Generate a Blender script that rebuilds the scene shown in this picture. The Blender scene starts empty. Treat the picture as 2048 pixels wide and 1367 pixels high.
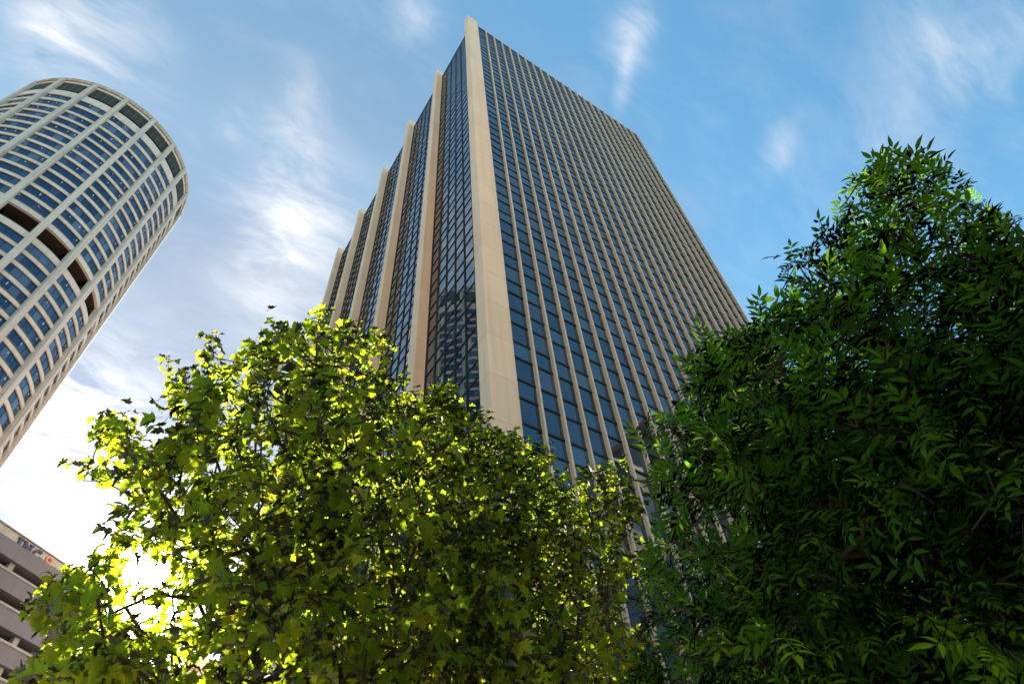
import bpy, math, random
import numpy as np
from mathutils import Matrix, Vector

rng = np.random.default_rng(7)
random.seed(7)
sc = bpy.context.scene
C = sc.collection

# ------------------------------------------------------------------ camera
W0, H0 = 2048.0, 1367.0
FPX = 1286.34
EYE = np.array([0.0, 0.0, 1.6])
M = np.array([[0.83358606, -0.54825172, -0.06748582],
              [0.39623033, 0.67857803, -0.61849283],
              [0.38488415, 0.48882707, 0.78288715]])   # world (X along the right front, Y along the left front, Z up) to camera
u_, s_, v_ = np.linalg.svd(M); M = u_ @ v_
cam_d = bpy.data.cameras.new('camera'); cam = bpy.data.objects.new('camera', cam_d); C.objects.link(cam)
cam_d.sensor_width = 36.0; cam_d.lens = FPX / W0 * 36.0
cam_d.clip_start = 0.05; cam_d.clip_end = 6000
r_, u2, b_ = M[0], -M[1], -M[2]
cam.matrix_world = Matrix(((r_[0], u2[0], b_[0], EYE[0]), (r_[1], u2[1], b_[1], EYE[1]), (r_[2], u2[2], b_[2], EYE[2]), (0, 0, 0, 1)))
sc.camera = cam

def ray(u, v):
    d = np.array([u - W0 / 2, v - H0 / 2, FPX]); d /= np.linalg.norm(d)
    return M.T @ d
def proj(P):
    P = np.atleast_2d(P) - EYE
    c = P @ M.T
    z = np.where(c[:, 2] > 0.05, c[:, 2], 0.05)
    return np.stack([W0 / 2 + c[:, 0] * FPX / z, H0 / 2 + c[:, 1] * FPX / z, c[:, 2]], 1)

# ------------------------------------------------------------------ light
SUN_DIR = ray(300, 1180)
SUN_EL = math.asin(SUN_DIR[2]); SUN_AZ = math.atan2(SUN_DIR[0], SUN_DIR[1])
sd = bpy.data.lights.new('sun', 'SUN'); sun = bpy.data.objects.new('sun', sd); C.objects.link(sun)
sd.energy = 5.0; sd.angle = math.radians(0.53); sd.color = (1.0, 0.93, 0.80)
sun.rotation_euler = Vector(SUN_DIR).to_track_quat('Z', 'Y').to_euler()
sun.location = (0, 0, 200)

class NT:
    """small helper to write node trees"""
    def __init__(self, tree): self.t = tree
    def n(self, typ, **kw):
        nd = self.t.nodes.new(typ)
        for k, v in kw.items(): setattr(nd, k, v)
        return nd
    def set(self, sock, v):
        if isinstance(v, bpy.types.NodeSocket): self.t.links.new(v, sock)
        else: sock.default_value = v
    def math(self, op, a, b=None, c=None, clamp=False):
        nd = self.n('ShaderNodeMath', operation=op, use_clamp=clamp); self.set(nd.inputs[0], a)
        if b is not None: self.set(nd.inputs[1], b)
        if c is not None: self.set(nd.inputs[2], c)
        return nd.outputs[0]
    def vec(self, op, a, b=None):
        nd = self.n('ShaderNodeVectorMath', operation=op); self.set(nd.inputs[0], a)
        if b is not None: self.set(nd.inputs[1], b)
        return nd.outputs['Value'] if op in ('DOT_PRODUCT', 'LENGTH', 'DISTANCE') else nd.outputs['Vector']
    def mix(self, f, a, b, mode='MIX'):
        nd = self.n('ShaderNodeMix', data_type='RGBA', blend_type=mode)
        self.set(nd.inputs[0], f); self.set(nd.inputs[6], a); self.set(nd.inputs[7], b)
        return nd.outputs[2]
    def ramp(self, f, stops, interp='LINEAR'):
        nd = self.n('ShaderNodeValToRGB'); self.set(nd.inputs[0], f); cr = nd.color_ramp; cr.interpolation = interp
        while len(cr.elements) < len(stops): cr.elements.new(0.5)
        for e, (p, c) in zip(cr.elements, stops):
            e.position = p; e.color = (c, c, c, 1) if isinstance(c, (int, float)) else (*c, 1)
        return nd.outputs[0]
    def noise(self, vec, scale, detail=4, rough=0.55, dist=0.0):
        nd = self.n('ShaderNodeTexNoise'); self.set(nd.inputs['Vector'], vec)
        nd.inputs['Scale'].default_value = scale; nd.inputs['Detail'].default_value = detail
        nd.inputs['Roughness'].default_value = rough; nd.inputs['Distortion'].default_value = dist
        return nd.outputs['Fac']

world = bpy.data.worlds.new('World'); sc.world = world; world.use_nodes = True
wt = world.node_tree; wt.nodes.clear(); N = NT(wt)
wout = N.n('ShaderNodeOutputWorld'); bg = N.n('ShaderNodeBackground'); wt.links.new(bg.outputs[0], wout.inputs[0])
sky = N.n('ShaderNodeTexSky', sky_type='NISHITA', sun_disc=False)
sky.sun_elevation = SUN_EL; sky.sun_rotation = SUN_AZ
sky.altitude = 20; sky.air_density = 1.0; sky.dust_density = 0.3; sky.ozone_density = 1.6
tc = N.n('ShaderNodeTexCoord'); dirv = tc.outputs['Generated']
sep = N.n('ShaderNodeSeparateXYZ'); wt.links.new(dirv, sep.inputs[0])
zc = N.math('MAXIMUM', sep.outputs[2], 0.12)
comb = N.n('ShaderNodeCombineXYZ')
wt.links.new(N.math('DIVIDE', sep.outputs[0], zc), comb.inputs[0]); wt.links.new(N.math('DIVIDE', sep.outputs[1], zc), comb.inputs[1])
pl = comb.outputs[0]                                    # position on a flat cloud layer overhead
def layer(u, v): d = ray(u, v); return d[:2] / d[2]
warp = N.n('ShaderNodeTexNoise'); wt.links.new(pl, warp.inputs['Vector']); warp.inputs['Scale'].default_value = 2.2; warp.inputs['Detail'].default_value = 3
wv = N.vec('SUBTRACT', warp.outputs['Color'], (0.5, 0.5, 0.5))
scl = N.n('ShaderNodeVectorMath', operation='SCALE'); wt.links.new(wv, scl.inputs[0]); scl.inputs['Scale'].default_value = 0.22
plw = N.vec('ADD', pl, scl.outputs[0])
def blob(p0, p1, wid, k):
    """a wisp stretched between two sky positions"""
    a, b = layer(*p0), layer(*p1); c = (a + b) / 2; ax = b - a; L = np.linalg.norm(ax) / 2 + 1e-6; ax = ax / (2 * L); ay = np.array([-ax[1], ax[0]])
    q = N.vec('SUBTRACT', plw, (c[0], c[1], 0))
    x = N.math('DIVIDE', N.vec('DOT_PRODUCT', q, (ax[0], ax[1], 0)), L + wid * .5); y = N.math('DIVIDE', N.vec('DOT_PRODUCT', q, (ay[0], ay[1], 0)), wid)
    r2 = N.math('ADD', N.math('MULTIPLY', x, x), N.math('MULTIPLY', y, y))
    return N.math('MULTIPLY', N.math('POWER', 2.718, N.math('MULTIPLY', r2, -1.0)), k)
blobs = [blob((150, 20), (190, 110), .09, .9), blob((60, 10), (120, 60), .07, .6), blob((600, 180), (560, 330), .05, .55), blob((580, 360), (590, 560), .085, 1.0),
         blob((470, 180), (440, 215), .025, .45), blob((640, 420), (530, 620), .09, .5), blob((1270, 0), (1240, 110), .035, 1.0), blob((1235, 110), (1205, 215), .014, .7),
         blob((800, 0), (830, 50), .04, .45), blob((1910, 60), (2010, 90), .08, .5), blob((1600, 260), (1560, 345), .03, .35), blob((1900, 230), (1750, 330), .07, .28),
         blob((170, 760), (40, 1000), .15, 1.5), blob((200, 720), (150, 830), .08, 1.1), blob((200, 1060), (330, 1010), .15, .6)]
den = blobs[0]
for b in blobs[1:]: den = N.math('ADD', den, b)
mapn = N.n('ShaderNodeMapping'); wt.links.new(plw, mapn.inputs[0]); mapn.inputs['Rotation'].default_value = (0, 0, 1.0); mapn.inputs['Scale'].default_value = (1.0, 2.6, 1)
n1 = N.noise(mapn.outputs[0], 5.0, 9, 0.62, 0.3)
n2 = N.noise(plw, 2.0, 5, 0.55)
nz = N.math('ADD', N.math('MULTIPLY', n1, 0.75), N.math('MULTIPLY', n2, 0.25))
shape = N.n('ShaderNodeMapRange'); wt.links.new(nz, shape.inputs[0])
for k, v in (('From Min', .36), ('From Max', .66)): shape.inputs[k].default_value = v
thin = N.n('ShaderNodeMapRange'); wt.links.new(nz, thin.inputs[0])
for k, v in (('From Min', .47), ('From Max', .80)): thin.inputs[k].default_value = v
cl = N.math('ADD', N.math('MULTIPLY', den, shape.outputs[0]), N.math('MULTIPLY', thin.outputs[0], 0.16), clamp=True)
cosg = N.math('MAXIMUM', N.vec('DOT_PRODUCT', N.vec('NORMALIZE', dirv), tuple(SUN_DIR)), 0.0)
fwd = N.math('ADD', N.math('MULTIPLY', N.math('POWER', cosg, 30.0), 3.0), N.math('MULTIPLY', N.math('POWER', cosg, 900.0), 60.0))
cloudlum = N.math('ADD', fwd, 2.7)
cc = N.n('ShaderNodeVectorMath', operation='SCALE'); cc.inputs[0].default_value = (1.0, 1.0, 1.02); wt.links.new(cloudlum, cc.inputs['Scale'])
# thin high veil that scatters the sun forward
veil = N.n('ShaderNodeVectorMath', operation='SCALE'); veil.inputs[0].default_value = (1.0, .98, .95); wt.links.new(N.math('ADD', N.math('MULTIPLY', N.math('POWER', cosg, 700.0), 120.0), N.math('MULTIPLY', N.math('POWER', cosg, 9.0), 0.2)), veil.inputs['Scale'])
hs = N.n('ShaderNodeHueSaturation'); wt.links.new(sky.outputs[0], hs.inputs['Color']); hs.inputs['Saturation'].default_value = 1.0
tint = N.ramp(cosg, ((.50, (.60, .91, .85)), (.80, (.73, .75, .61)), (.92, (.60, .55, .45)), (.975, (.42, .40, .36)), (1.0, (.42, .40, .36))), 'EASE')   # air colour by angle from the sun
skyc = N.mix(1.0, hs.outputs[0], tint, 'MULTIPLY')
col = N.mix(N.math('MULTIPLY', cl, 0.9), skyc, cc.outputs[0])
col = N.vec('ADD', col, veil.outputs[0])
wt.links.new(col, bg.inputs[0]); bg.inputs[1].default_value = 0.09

sc.view_settings.view_transform = 'Standard'; sc.view_settings.look = 'None'; sc.view_settings.gamma = 1.0
sc.view_settings.use_curve_mapping = False; sc.view_settings.exposure = 2.15
sc.render.engine = 'CYCLES'
sc.cycles.max_bounces = 8; sc.cycles.diffuse_bounces = 3; sc.cycles.glossy_bounces = 4; sc.cycles.transmission_bounces = 4; sc.cycles.transparent_max_bounces = 8
sc.cycles.caustics_reflective = False; sc.cycles.caustics_refractive = False
sc.cycles.sample_clamp_indirect = 8; sc.cycles.use_denoising = True

# ------------------------------------------------------------------ materials
def material(name):
    m = bpy.data.materials.new(name); m.use_nodes = True; t = m.node_tree; t.nodes.clear(); n = NT(t)
    out = n.n('ShaderNodeOutputMaterial'); return m, n, out
def principled(n, out, **kw):
    p = n.n('ShaderNodeBsdfPrincipled'); n.t.links.new(p.outputs[0], out.inputs[0])
    for k, v in kw.items(): n.set(p.inputs[k.replace('_', ' ')], v)
    return p
def bump(n, h, strength, dist=0.02):
    b = n.n('ShaderNodeBump'); n.set(b.inputs['Height'], h); b.inputs['Strength'].default_value = strength; b.inputs['Distance'].default_value = dist
    return b.outputs[0]
def stone(name, a, b, streak=0.25, rough=0.75, fine=14.0):
    """cast stone or concrete: mottling, rain streaks, grain, one tone per panel"""
    m, n, out = material(name); g = n.n('ShaderNodeNewGeometry'); pos = g.outputs['Position']
    oi = n.n('ShaderNodeObjectInfo')
    big = n.noise(pos, 0.35, 5, 0.6); gr = n.noise(pos, fine, 3, 0.6)
    mp = n.n('ShaderNodeMapping'); n.t.links.new(pos, mp.inputs[0]); mp.inputs['Scale'].default_value = (2.2, 2.2, 0.06)
    st = n.noise(mp.outputs[0], 1.0, 4, 0.6)
    f = n.math('ADD', n.math('MULTIPLY', big, 0.6), n.math('MULTIPLY', gr, 0.4))
    f = n.math('ADD', f, n.math('MULTIPLY', n.math('SUBTRACT', oi.outputs['Random'], .5), .25))
    c = n.mix(n.ramp(f, ((.25, 0.0), (.75, 1.0))), (*a, 1), (*b, 1))
    d = n.ramp(st, ((.45, 1.0), (.75, 1.0 - streak)))
    c = n.mix(1.0, c, d, 'MULTIPLY')
    principled(n, out, Base_Color=c, Roughness=rough, Normal=bump(n, gr, .12, .02))
    return m
def plain(name, c, rough=0.5, metal=0.0, var=0.15):
    m, n, out = material(name); g = n.n('ShaderNodeNewGeometry'); f = n.noise(g.outputs['Position'], 3.0, 4, .6)
    cc = n.mix(f, (*[x * (1 - var) for x in c], 1), (*[min(1, x * (1 + var)) for x in c], 1))
    principled(n, out, Base_Color=cc, Roughness=rough, Metallic=metal); return m
def glass(name, c, ior, wav=0.35, ws=0.55, c2=None, tint=(.55, .80, 1.0)):
    """tinted reflective window glass with the slight waviness of real panes"""
    m, n, out = material(name); g = n.n('ShaderNodeNewGeometry'); pos = g.outputs['Position']
    mp = n.n('ShaderNodeMapping'); n.t.links.new(pos, mp.inputs[0]); mp.inputs['Scale'].default_value = (1, 1, 0.5)
    h = n.noise(mp.outputs[0], ws, 1.5, .4)
    at = n.n('ShaderNodeAttribute', attribute_name='tone'); oi = n.n('ShaderNodeObjectInfo')
    f = n.math('FRACT', n.math('ADD', at.outputs['Fac'], oi.outputs['Random']))
    base = n.mix(n.ramp(f, ((.45, 0.0), (1.0, 1.0))), (*c, 1), (*(c2 or [x * 2 for x in c]), 1))
    principled(n, out, Base_Color=base, Roughness=0.015, IOR=ior, Specular_Tint=(*tint, 1), Normal=bump(n, h, wav, 0.02)); return m

MAT = {}
MAT['pier'] = stone('cast_stone_beige', (.64, .465, .325), (.72, .535, .385), .14)
MAT['joint'] = plain('joint_sealant', (.16, .135, .11), .8)
MAT['fin'] = stone('cast_stone_fin', (.52, .41, .315), (.60, .48, .375), .12)
MAT['frame'] = plain('dark_bronze_frame', (.008, .008, .010), .85)
MAT['glass_vision'] = glass('glass_vision', (.006, .009, .018), 1.92, .30, .55, (.035, .05, .08))
MAT['glass_spandrel'] = glass('glass_spandrel', (.008, .021, .034), 1.95, .30, .55, (.03, .065, .085))
MAT['dark_core'] = plain('dark_interior', (.02, .02, .022), .9)
MAT['roof'] = plain('roof_grey', (.25, .25, .25), .9)
MAT['round_stone'] = stone('quartz_concrete', (.53, .44, .38), (.63, .53, .465), .22)
MAT['round_rib'] = stone('quartz_concrete_rib', (.47, .395, .34), (.59, .50, .435), .35)
MAT['round_glass'] = glass('round_glass', (.006, .022, .065), 1.8, .12, .5, (.07, .12, .21))
MAT['louvre'] = plain('dark_louvre', (.030, .028, .027), .95)
MAT['louvre_line'] = plain('louvre_line', (.16, .16, .155), .6)
MAT['sill'] = plain('bronze_sill', (.075, .066, .05), .6)
MAT['rust'] = stone('stained_coping', (.36, .22, .12), (.48, .40, .32), .5)
MAT['opening'] = plain('open_plant_floor', (.03, .018, .012), .9)
MAT['lamp_white'] = plain('ceiling_lamp', (.8, .8, .8), .5)

# ------------------------------------------------------------------ mesh helpers
class MB:
    def __init__(s): s.v = []; s.f = []; s.n = 0; s.tone = []
    def add(s, V, F, tone=None):
        s.v.extend(map(tuple, V)); s.f.extend([tuple(i + s.n for i in f) for f in F]); s.n += len(V)
        s.tone.extend([0.0 if tone is None else tone] * len(V))
    def box(s, x0, x1, y0, y1, z0, z1):
        V = [(x, y, z) for z in (z0, z1) for y in (y0, y1) for x in (x0, x1)]
        s.add(V, [(0, 2, 3, 1), (4, 5, 7, 6), (0, 1, 5, 4), (2, 6, 7, 3), (0, 4, 6, 2), (1, 3, 7, 5)])
    def prism(s, pts, fr, d0, d1):
        """a flat outline in the frame fr(s, d, z) given thickness"""
        k = len(pts); V = [fr(p, d0, q) for p, q in pts] + [fr(p, d1, q) for p, q in pts]
        s.add(V, [tuple(range(k)), tuple(range(2 * k - 1, k - 1, -1))] + [(i, i + k, (i + 1) % k + k, (i + 1) % k) for i in range(k)])
    def mesh(s, name, mat, smooth=False):
        me = bpy.data.meshes.new(name); me.from_pydata(s.v, [], s.f); me.materials.append(mat)
        if any(s.tone): me.attributes.new('tone', 'FLOAT', 'POINT').data.foreach_set('value', s.tone)
        me.update()
        if smooth: me.polygons.foreach_set('use_smooth', [True] * len(me.polygons))
        return me
    def build(s, name, mat, parent=None, kind=None, smooth=False, label=None):
        o = bpy.data.objects.new(name, s.mesh(name, mat, smooth)); C.objects.link(o); o.parent = parent
        if kind: o['kind'] = kind
        if label: o['label'] = label
        return o
def place(name, me, parent, loc=(0, 0, 0), rot=None):
    o = bpy.data.objects.new(name, me); C.objects.link(o); o.parent = parent; o.location = loc
    if rot is not None: o.rotation_euler = rot
    return o
def thing(name, label, cat, loc=(0, 0, 0), rotz=0.0, group=None):
    o = bpy.data.objects.new(name, None); C.objects.link(o); o.location = loc; o.rotation_euler = (0, 0, rotz); o.empty_display_size = .5
    o['label'] = label; o['category'] = cat
    if group: o['group'] = group
    return o
def shown(P):
    """how large a piece shows in the picture, 0 if outside"""
    q = proj(P)
    if (q[:, 2] < .1).any(): return 0.0
    if q[:, 0].max() < 0 or q[:, 0].min() > W0 or q[:, 1].max() < 0 or q[:, 1].min() > H0: return 0.0
    return float((np.ptp(q[:, 0]) + 1) * (np.ptp(q[:, 1]) + 1))

# ------------------------------------------------------------------ ground
def sheet(name, x0, x1, y0, y1, z, mat, z0=None):
    b = MB()
    if z0 is None: b.add([(x0, y0, z), (x1, y0, z), (x1, y1, z), (x0, y1, z)], [(0, 1, 2, 3)])
    else: b.box(x0, x1, y0, y1, z0, z)
    return b.build(name, mat, None, 'structure')
MAT['paving'] = stone('granite_paving', (.30, .27, .24), (.40, .36, .32), .0, .8, 6.0)
MAT['asphalt'] = stone('asphalt', (.04, .04, .042), (.065, .065, .065), .0, .9, 20.0)
MAT['kerb'] = stone('kerb_stone', (.26, .25, .24), (.36, .35, .33), .0, .8, 8.0)
MAT['precinct'] = stone('precinct_paving', (.22, .185, .15), (.30, .25, .205), .0, .85, 4.0)
sheet('ground', -2500, 2500, -2500, 2500, -0.16, MAT['precinct'])
sheet('road', -9, -4.82, -2400, 2400, -0.15, MAT['asphalt'])
sheet('plaza', -90, -9, -6, 120, -0.02, MAT['paving'], -0.15)
sheet('pavement', -4.5, 58, -6, 170, 0.0, MAT['paving'], -0.15)
sheet('kerb', -4.8, -4.503, -6, 170, 0.004, MAT['kerb'], -0.15)

# ------------------------------------------------------------------ the tall office tower
H = 117.5; ZT = H + 1.6                        # top of the piers above the street
FL = .03065 * H; TALL = .0173 * H; SHORT = FL - TALL
Z_REF = .2874 * H + 1.6                        # head of one tall pane
GT = .985 * H + 1.6                            # head of the glazing
X0, XG, XP = .1147 * H, .1238 * H, .1309 * H   # pier tips, left glass, end of the corner pier
YF = .1652 * H; FD = .30; YG = YF + FD; PT = .0095 * H; PS = .0871 * H
BAY = .0133 * H; NF = 22; XR = XP + BAY * NF + .55
rows = []                                      # (z0, z1, kind)
k0 = -int((Z_REF - 1.0) / FL)
for k in range(k0, 40):
    zh = Z_REF + k * FL
    for z0, z1, kd in ((zh - TALL, zh, 'vision'), (zh, zh + SHORT, 'spandrel')):
        if z0 < GT - .35: rows.append((max(z0, .2), min(z1, GT), kd))
tower = thing('office_tower', 'tall office tower of beige piers, thin stone fins and dark blue glass', 'building', (X0, YF, 0))
TO = np.array([X0, YF, 0])
def tl(P): return np.asarray(P, float) - TO    # tower children live in its own frame
# panes
cand = []
def pane(corners, kd):
    c = np.array(corners, float); nrm = np.cross(c[1] - c[0], c[3] - c[0]); nrm /= np.linalg.norm(nrm)
    a = rng.normal(0, .0035); b = rng.normal(0, .0028)          # every sheet sits a hair out of true
    c = c + nrm * np.array([-a - b, a - b, a + b, -a + b])[:, None]
    cand.append((shown(c), c, kd))
for z0, z1, kd in rows:
    for i in range(NF + 1):
        xa = XP + i * BAY; xb = min(xa + BAY, XR - .06)
        pane([(xa, YG, z0), (xb, YG, z0), (xb, YG, z1), (xa, YG, z1)], kd)
    for p in range(5):
        ya = YF + p * PS + PT; mod = (PS - PT) / 6
        for i in range(6):
            pane([(XG, ya + (i + 1) * mod, z0), (XG, ya + i * mod, z0), (XG, ya + i * mod, z1), (XG, ya + (i + 1) * mod, z1)], kd)
order = sorted(range(len(cand)), key=lambda i: -cand[i][0])
single = set(order[:300])
rest = {'vision': MB(), 'spandrel': MB()}
for i, (s, c, kd) in enumerate(cand):
    if i in single:
        b = MB(); o = c.mean(0); b.add(c - o, [(0, 1, 2, 3)])
        place('pane', b.mesh('pane', MAT['glass_' + kd]), tower, tl(o))
    else: rest[kd].add(tl(c), [(0, 1, 2, 3)], rng.random() * .999 + .0005)
rest['vision'].build('window_glazing', MAT['glass_vision'], tower, 'stuff'); rest['spandrel'].build('spandrel_glazing', MAT['glass_spandrel'], tower, 'stuff')
# transoms, one bar for each row and front; mullions of the left front
bt = MB(); bt.box(0, XR - XP, -.055, .02, -.072, .072); me_tr = bt.mesh('transom', MAT['frame'])
bt = MB(); bt.box(-.055, .02, 0, PS - PT, -.068, .068); me_tl = bt.mesh('transom', MAT['frame'])
bm_ = MB(); bm_.box(-.075, .02, -.06, .06, .2, GT); me_mu = bm_.mesh('mullion', MAT['frame'])
zs = sorted({round(r[0], 3) for r in rows} | {round(GT, 3)})
for z in zs:
    place('transom', me_tr, tower, tl((XP, YG, z)))
    for p in range(5): place('transom', me_tl, tower, tl((XG, YF + p * PS + PT, z)))
for p in range(5):
    for i in range(0, 7):
        y = YF + p * PS + PT + i * (PS - PT) / 6 + (.058 if i == 0 else -.058 if i == 6 else 0)
        place('mullion', me_mu, tower, tl((XG, y, 0)))
# piers of stacked stone panels
nz = 33; ph = ZT / nz; gap = .016
def pier_set(x1, p):
    y0 = YF + p * PS
    b = MB(); b.box(.018, x1 - X0 - .018, .018, PT - .018, 0, ZT - .05)
    core = b.build('pier', MAT['joint'], tower); core.location = tl((X0, y0, 0)); return core
def panel_mesh(dx):
    b = MB(); e = .03
    pts = [(e, 0), (dx - e, 0), (dx, e), (dx, PT - e), (dx - e, PT), (e, PT), (0, PT - e), (0, e)]
    V = [(x, y, z) for z in (gap / 2, ph - gap / 2) for x, y in pts]
    b.add(V, [tuple(range(7, -1, -1)), tuple(range(8, 16))] + [(i, (i + 1) % 8, (i + 1) % 8 + 8, i + 8) for i in range(8)])
    return b.mesh('panel', MAT['pier'])
me_corner, me_pier = panel_mesh(XP - X0), panel_mesh(XG + .5 - X0)
for p in range(6):
    core = pier_set(XP if p == 0 else XG + .5, p)
    for k in range(nz): place('panel', me_corner if p == 0 else me_pier, core, (0, 0, k * ph))
# fins: a thin core with stone lengths, the nearest lengths are pieces of their own
FT = .145;  fin_top = .990 * H + 1.6; fo = (Z_REF + .35) % FL
b = MB(); e = .02; pts = [(e, 0), (FT - e, 0), (FT, e), (FT, FD), (0, FD), (0, e)]
def fin_length(b, z0, z1):
    V = [(x, y, z) for z in (z0, z1) for x, y in pts]
    b.add(V, [tuple(range(5, -1, -1)), tuple(range(6, 12))] + [(i, (i + 1) % 6, (i + 1) % 6 + 6, i + 6) for i in range(6)])
fin_length(b, .01, FL - .012); me_fl = b.mesh('panel', MAT['fin'])
segs = []
for i in range(1, NF + 1):
    x = XP + i * BAY - .02
    for k in range(34):
        z0 = fo + (k - 1) * FL
        if z0 >= fin_top - .2 or z0 + FL <= 0: continue
        segs.append((shown([(x, YF, max(z0, 0)), (x, YF + FD, min(z0 + FL, fin_top))]) if (0 <= z0 and z0 + FL < fin_top) else 0, i, z0))
near = {(s[1], s[2]) for s in sorted(segs, key=lambda s: -s[0])[:102] if s[0] > 0}
for i in range(1, NF + 1):
    x = XP + i * BAY - .02; b = MB()
    for s, j, z0 in segs:
        if j == i and (j, z0) not in near: fin_length(b, max(z0, 0) + .01, min(z0 + FL, fin_top) - .012)
    c = MB(); c.box(.012, FT - .012, .02, FD - .005, 0, fin_top - .1); fin = c.build('fin', MAT['joint'], tower); fin.location = tl((x, YF, 0))
    b.build('stone_lengths', MAT['fin'], fin, 'stuff')
    for s, j, z0 in segs:
        if j == i and (j, z0) in near: place('panel', me_fl, fin, (0, 0, z0))
YB = YF + 5 * PS + PT
b = MB(); b.box(XG + .12, XR - .15, YG + .12, YB - .2, 0, GT - .6); b.build('inner_core', MAT['dark_core'], tower).location = -TO
b = MB(); b.box(XR - .35, XR, YG - .02, YB, 0, GT); b.build('end_wall', MAT['frame'], tower).location = -TO
b = MB(); b.box(XG + .53, XR - .36, YB - .18, YB, 0, GT - .1); b.build('rear_wall', MAT['pier'], tower).location = -TO
b = MB(); b.box(XG + .05, XR - .36, YG + .05, YB - .25, GT - .5, GT + .06); b.build('roof', MAT['roof'], tower).location = -TO

# ------------------------------------------------------------------ the round tower
ZR = 172.0; RC = np.array([-.2626 * ZR, .6611 * ZR]); RR = .1335 * ZR
rt = thing('round_tower', 'cylindrical concrete tower with vertical ribs and curved bands of blue windows', 'building', (RC[0], RC[1], 0))
RO = np.array([RC[0], RC[1], 0.0])
def cyl(r, th, z): return (r * math.cos(th), r * math.sin(th), z)
NB = 20; STEP = 2 * math.pi / NB; TH0 = math.radians(-83.6)
HALF = math.asin(.60 / RR)
RI = RR - .62                                  # glass
RS = RR - .34                                   # spandrel face
levels = []                                     # (z0, z1, kind) of the openings
zb = [.9237, .8991] + [.8787 - .0199 * k for k in range(11)]
z_l = [(z * ZR + 1.6, (z + (.0160 if i == 1 else .0134)) * ZR + 1.6, 'window') for i, z in enumerate(zb)]
levels += [(.9556 * ZR + 1.6, .9860 * ZR + 1.6, 'louvre')] + z_l + [(.6470 * ZR + 1.6, .6700 * ZR + 1.6, 'open')]
k = 0
while (.6225 - .0199 * k) * ZR > 9: levels.append(((.6225 - .0199 * k) * ZR + 1.6, (.6225 - .0199 * k + .0134) * ZR + 1.6, 'window')); k += 1
levels.append((1.0, 8.0, 'open'))
levels.sort()
def arc(b, r, a0, a1, z0, z1, n=6, r2=None, tone=None):
    V = []; 
    for i in range(n + 1):
        a = a0 + (a1 - a0) * i / n; V += [cyl(r, a, z0), cyl(r2 or r, a, z1)]
    b.add(V, [(2 * i, 2 * i + 2, 2 * i + 3, 2 * i + 1) for i in range(n)], tone)
def arc_block(b, r0, r1, a0, a1, z0, z1, n=6, slope=0.0):
    """curved band: outer face, sloping sill on top, soffit"""
    V = []
    for i in range(n + 1):
        a = a0 + (a1 - a0) * i / n; V += [cyl(r0, a, z0), cyl(r1, a, z0), cyl(r1, a, z1 - slope), cyl(r0, a, z1)]
    F = []
    for i in range(n):
        p, q = 4 * i, 4 * i + 4
        F += [(p + 1, q + 1, q + 2, p + 2), (p + 2, q + 2, q + 3, p + 3), (p, q, q + 1, p + 1)]
    F += [(0, 1, 2, 3), (4 * n + 3, 4 * n + 2, 4 * n + 1, 4 * n)]
    b.add(V, F)
sp, pn, sl = [], [], []
prev = 0.0
seq = [(z0, z1, kd) for z0, z1, kd in levels]
bands = []
for z0, z1, kd in seq: bands.append((prev, z0)); prev = z1
bands.append((prev, ZR + .2))
frames = MB(); sills = MB(); llin = MB(); ceil_l = MB()
for bay in range(NB):
    a0 = TH0 + bay * STEP + HALF * .9; a1 = TH0 + (bay + 1) * STEP - HALF * .9
    for z0, z1 in bands:
        P = RO + np.array([cyl(RS, a, z) for a in (a0, (a0 + a1) / 2, a1) for z in (z0, z1)])
        mid = (a0 + a1) / 2; facing = (math.cos(mid) * -RC[0] + math.sin(mid) * -RC[1]) / np.linalg.norm(RC) > RR / np.linalg.norm(RC) - .25
        sp.append((shown(P) if facing else 0, a0, a1, z0, z1))
    for z0, z1, kd in seq:
        mid = (a0 + a1) / 2; facing = (math.cos(mid) * -RC[0] + math.sin(mid) * -RC[1]) / np.linalg.norm(RC) > RR / np.linalg.norm(RC) - .25
        if kd == 'window':
            dz = .42
            arc(sills, RI + .03, a0, a1, z0 - .02, z0 + dz, 6)
            arc_block(frames, RI - .02, RI + .06, a0, a1, z1 - .10, z1 + .02, 6)
            cuts = [a0 + (a1 - a0) * t for t in (0, .18, .45, .76, 1.0)] if bay % 2 else [a0 + (a1 - a0) * t for t in (0, .24, .5, .75, 1.0)]
            for j in range(4):
                e = .06 / RI
                P = RO + np.array([cyl(RI, a, z) for a in (cuts[j], cuts[j + 1]) for z in (z0, z1)])
                pn.append((shown(P) if facing else 0, cuts[j] + e * .3, cuts[j + 1] - e * .3, z0 + dz, z1 - .10, facing))
                if j: arc_block(frames, RI - .02, RI + .05, cuts[j] - e * .5, cuts[j] + e * .5, z0 + dz, z1 - .1, 1)
        elif kd == 'louvre':
            louv = MB(); arc(louv, RI + .12, a0, a1, z0 + .55, z1, 8); louv.build('louvre_screen', MAT['louvre'], rt)
            for j in range(1, 4):
                aa = a0 + (a1 - a0) * j / 4; arc_block(llin, RI + .16, RI + .21, aa - .03 / RI, aa + .03 / RI, z0 + .55, z1, 1)
            arc_block(llin, RI + .16, RI + .20, a0, a1, z0 + 2.6, z0 + 2.65, 8)
        else:
            opens = MB(); arc(opens, RR - 6, a0, a1, z0, z1, 6); opens.build('plant_opening', MAT['opening'], rt)
            opens = MB(); arc_block(opens, RR - 6, RI - .31, a0, a1, z1 - .02, z1 + .02, 6); opens.build('opening_ceiling', MAT['opening'], rt)
            opens = MB(); arc_block(opens, RI - .7, RI - .6, a0, a1, z0 + .01, z0 + .9, 6); opens.build('opening_rail', MAT['louvre'], rt)
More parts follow.
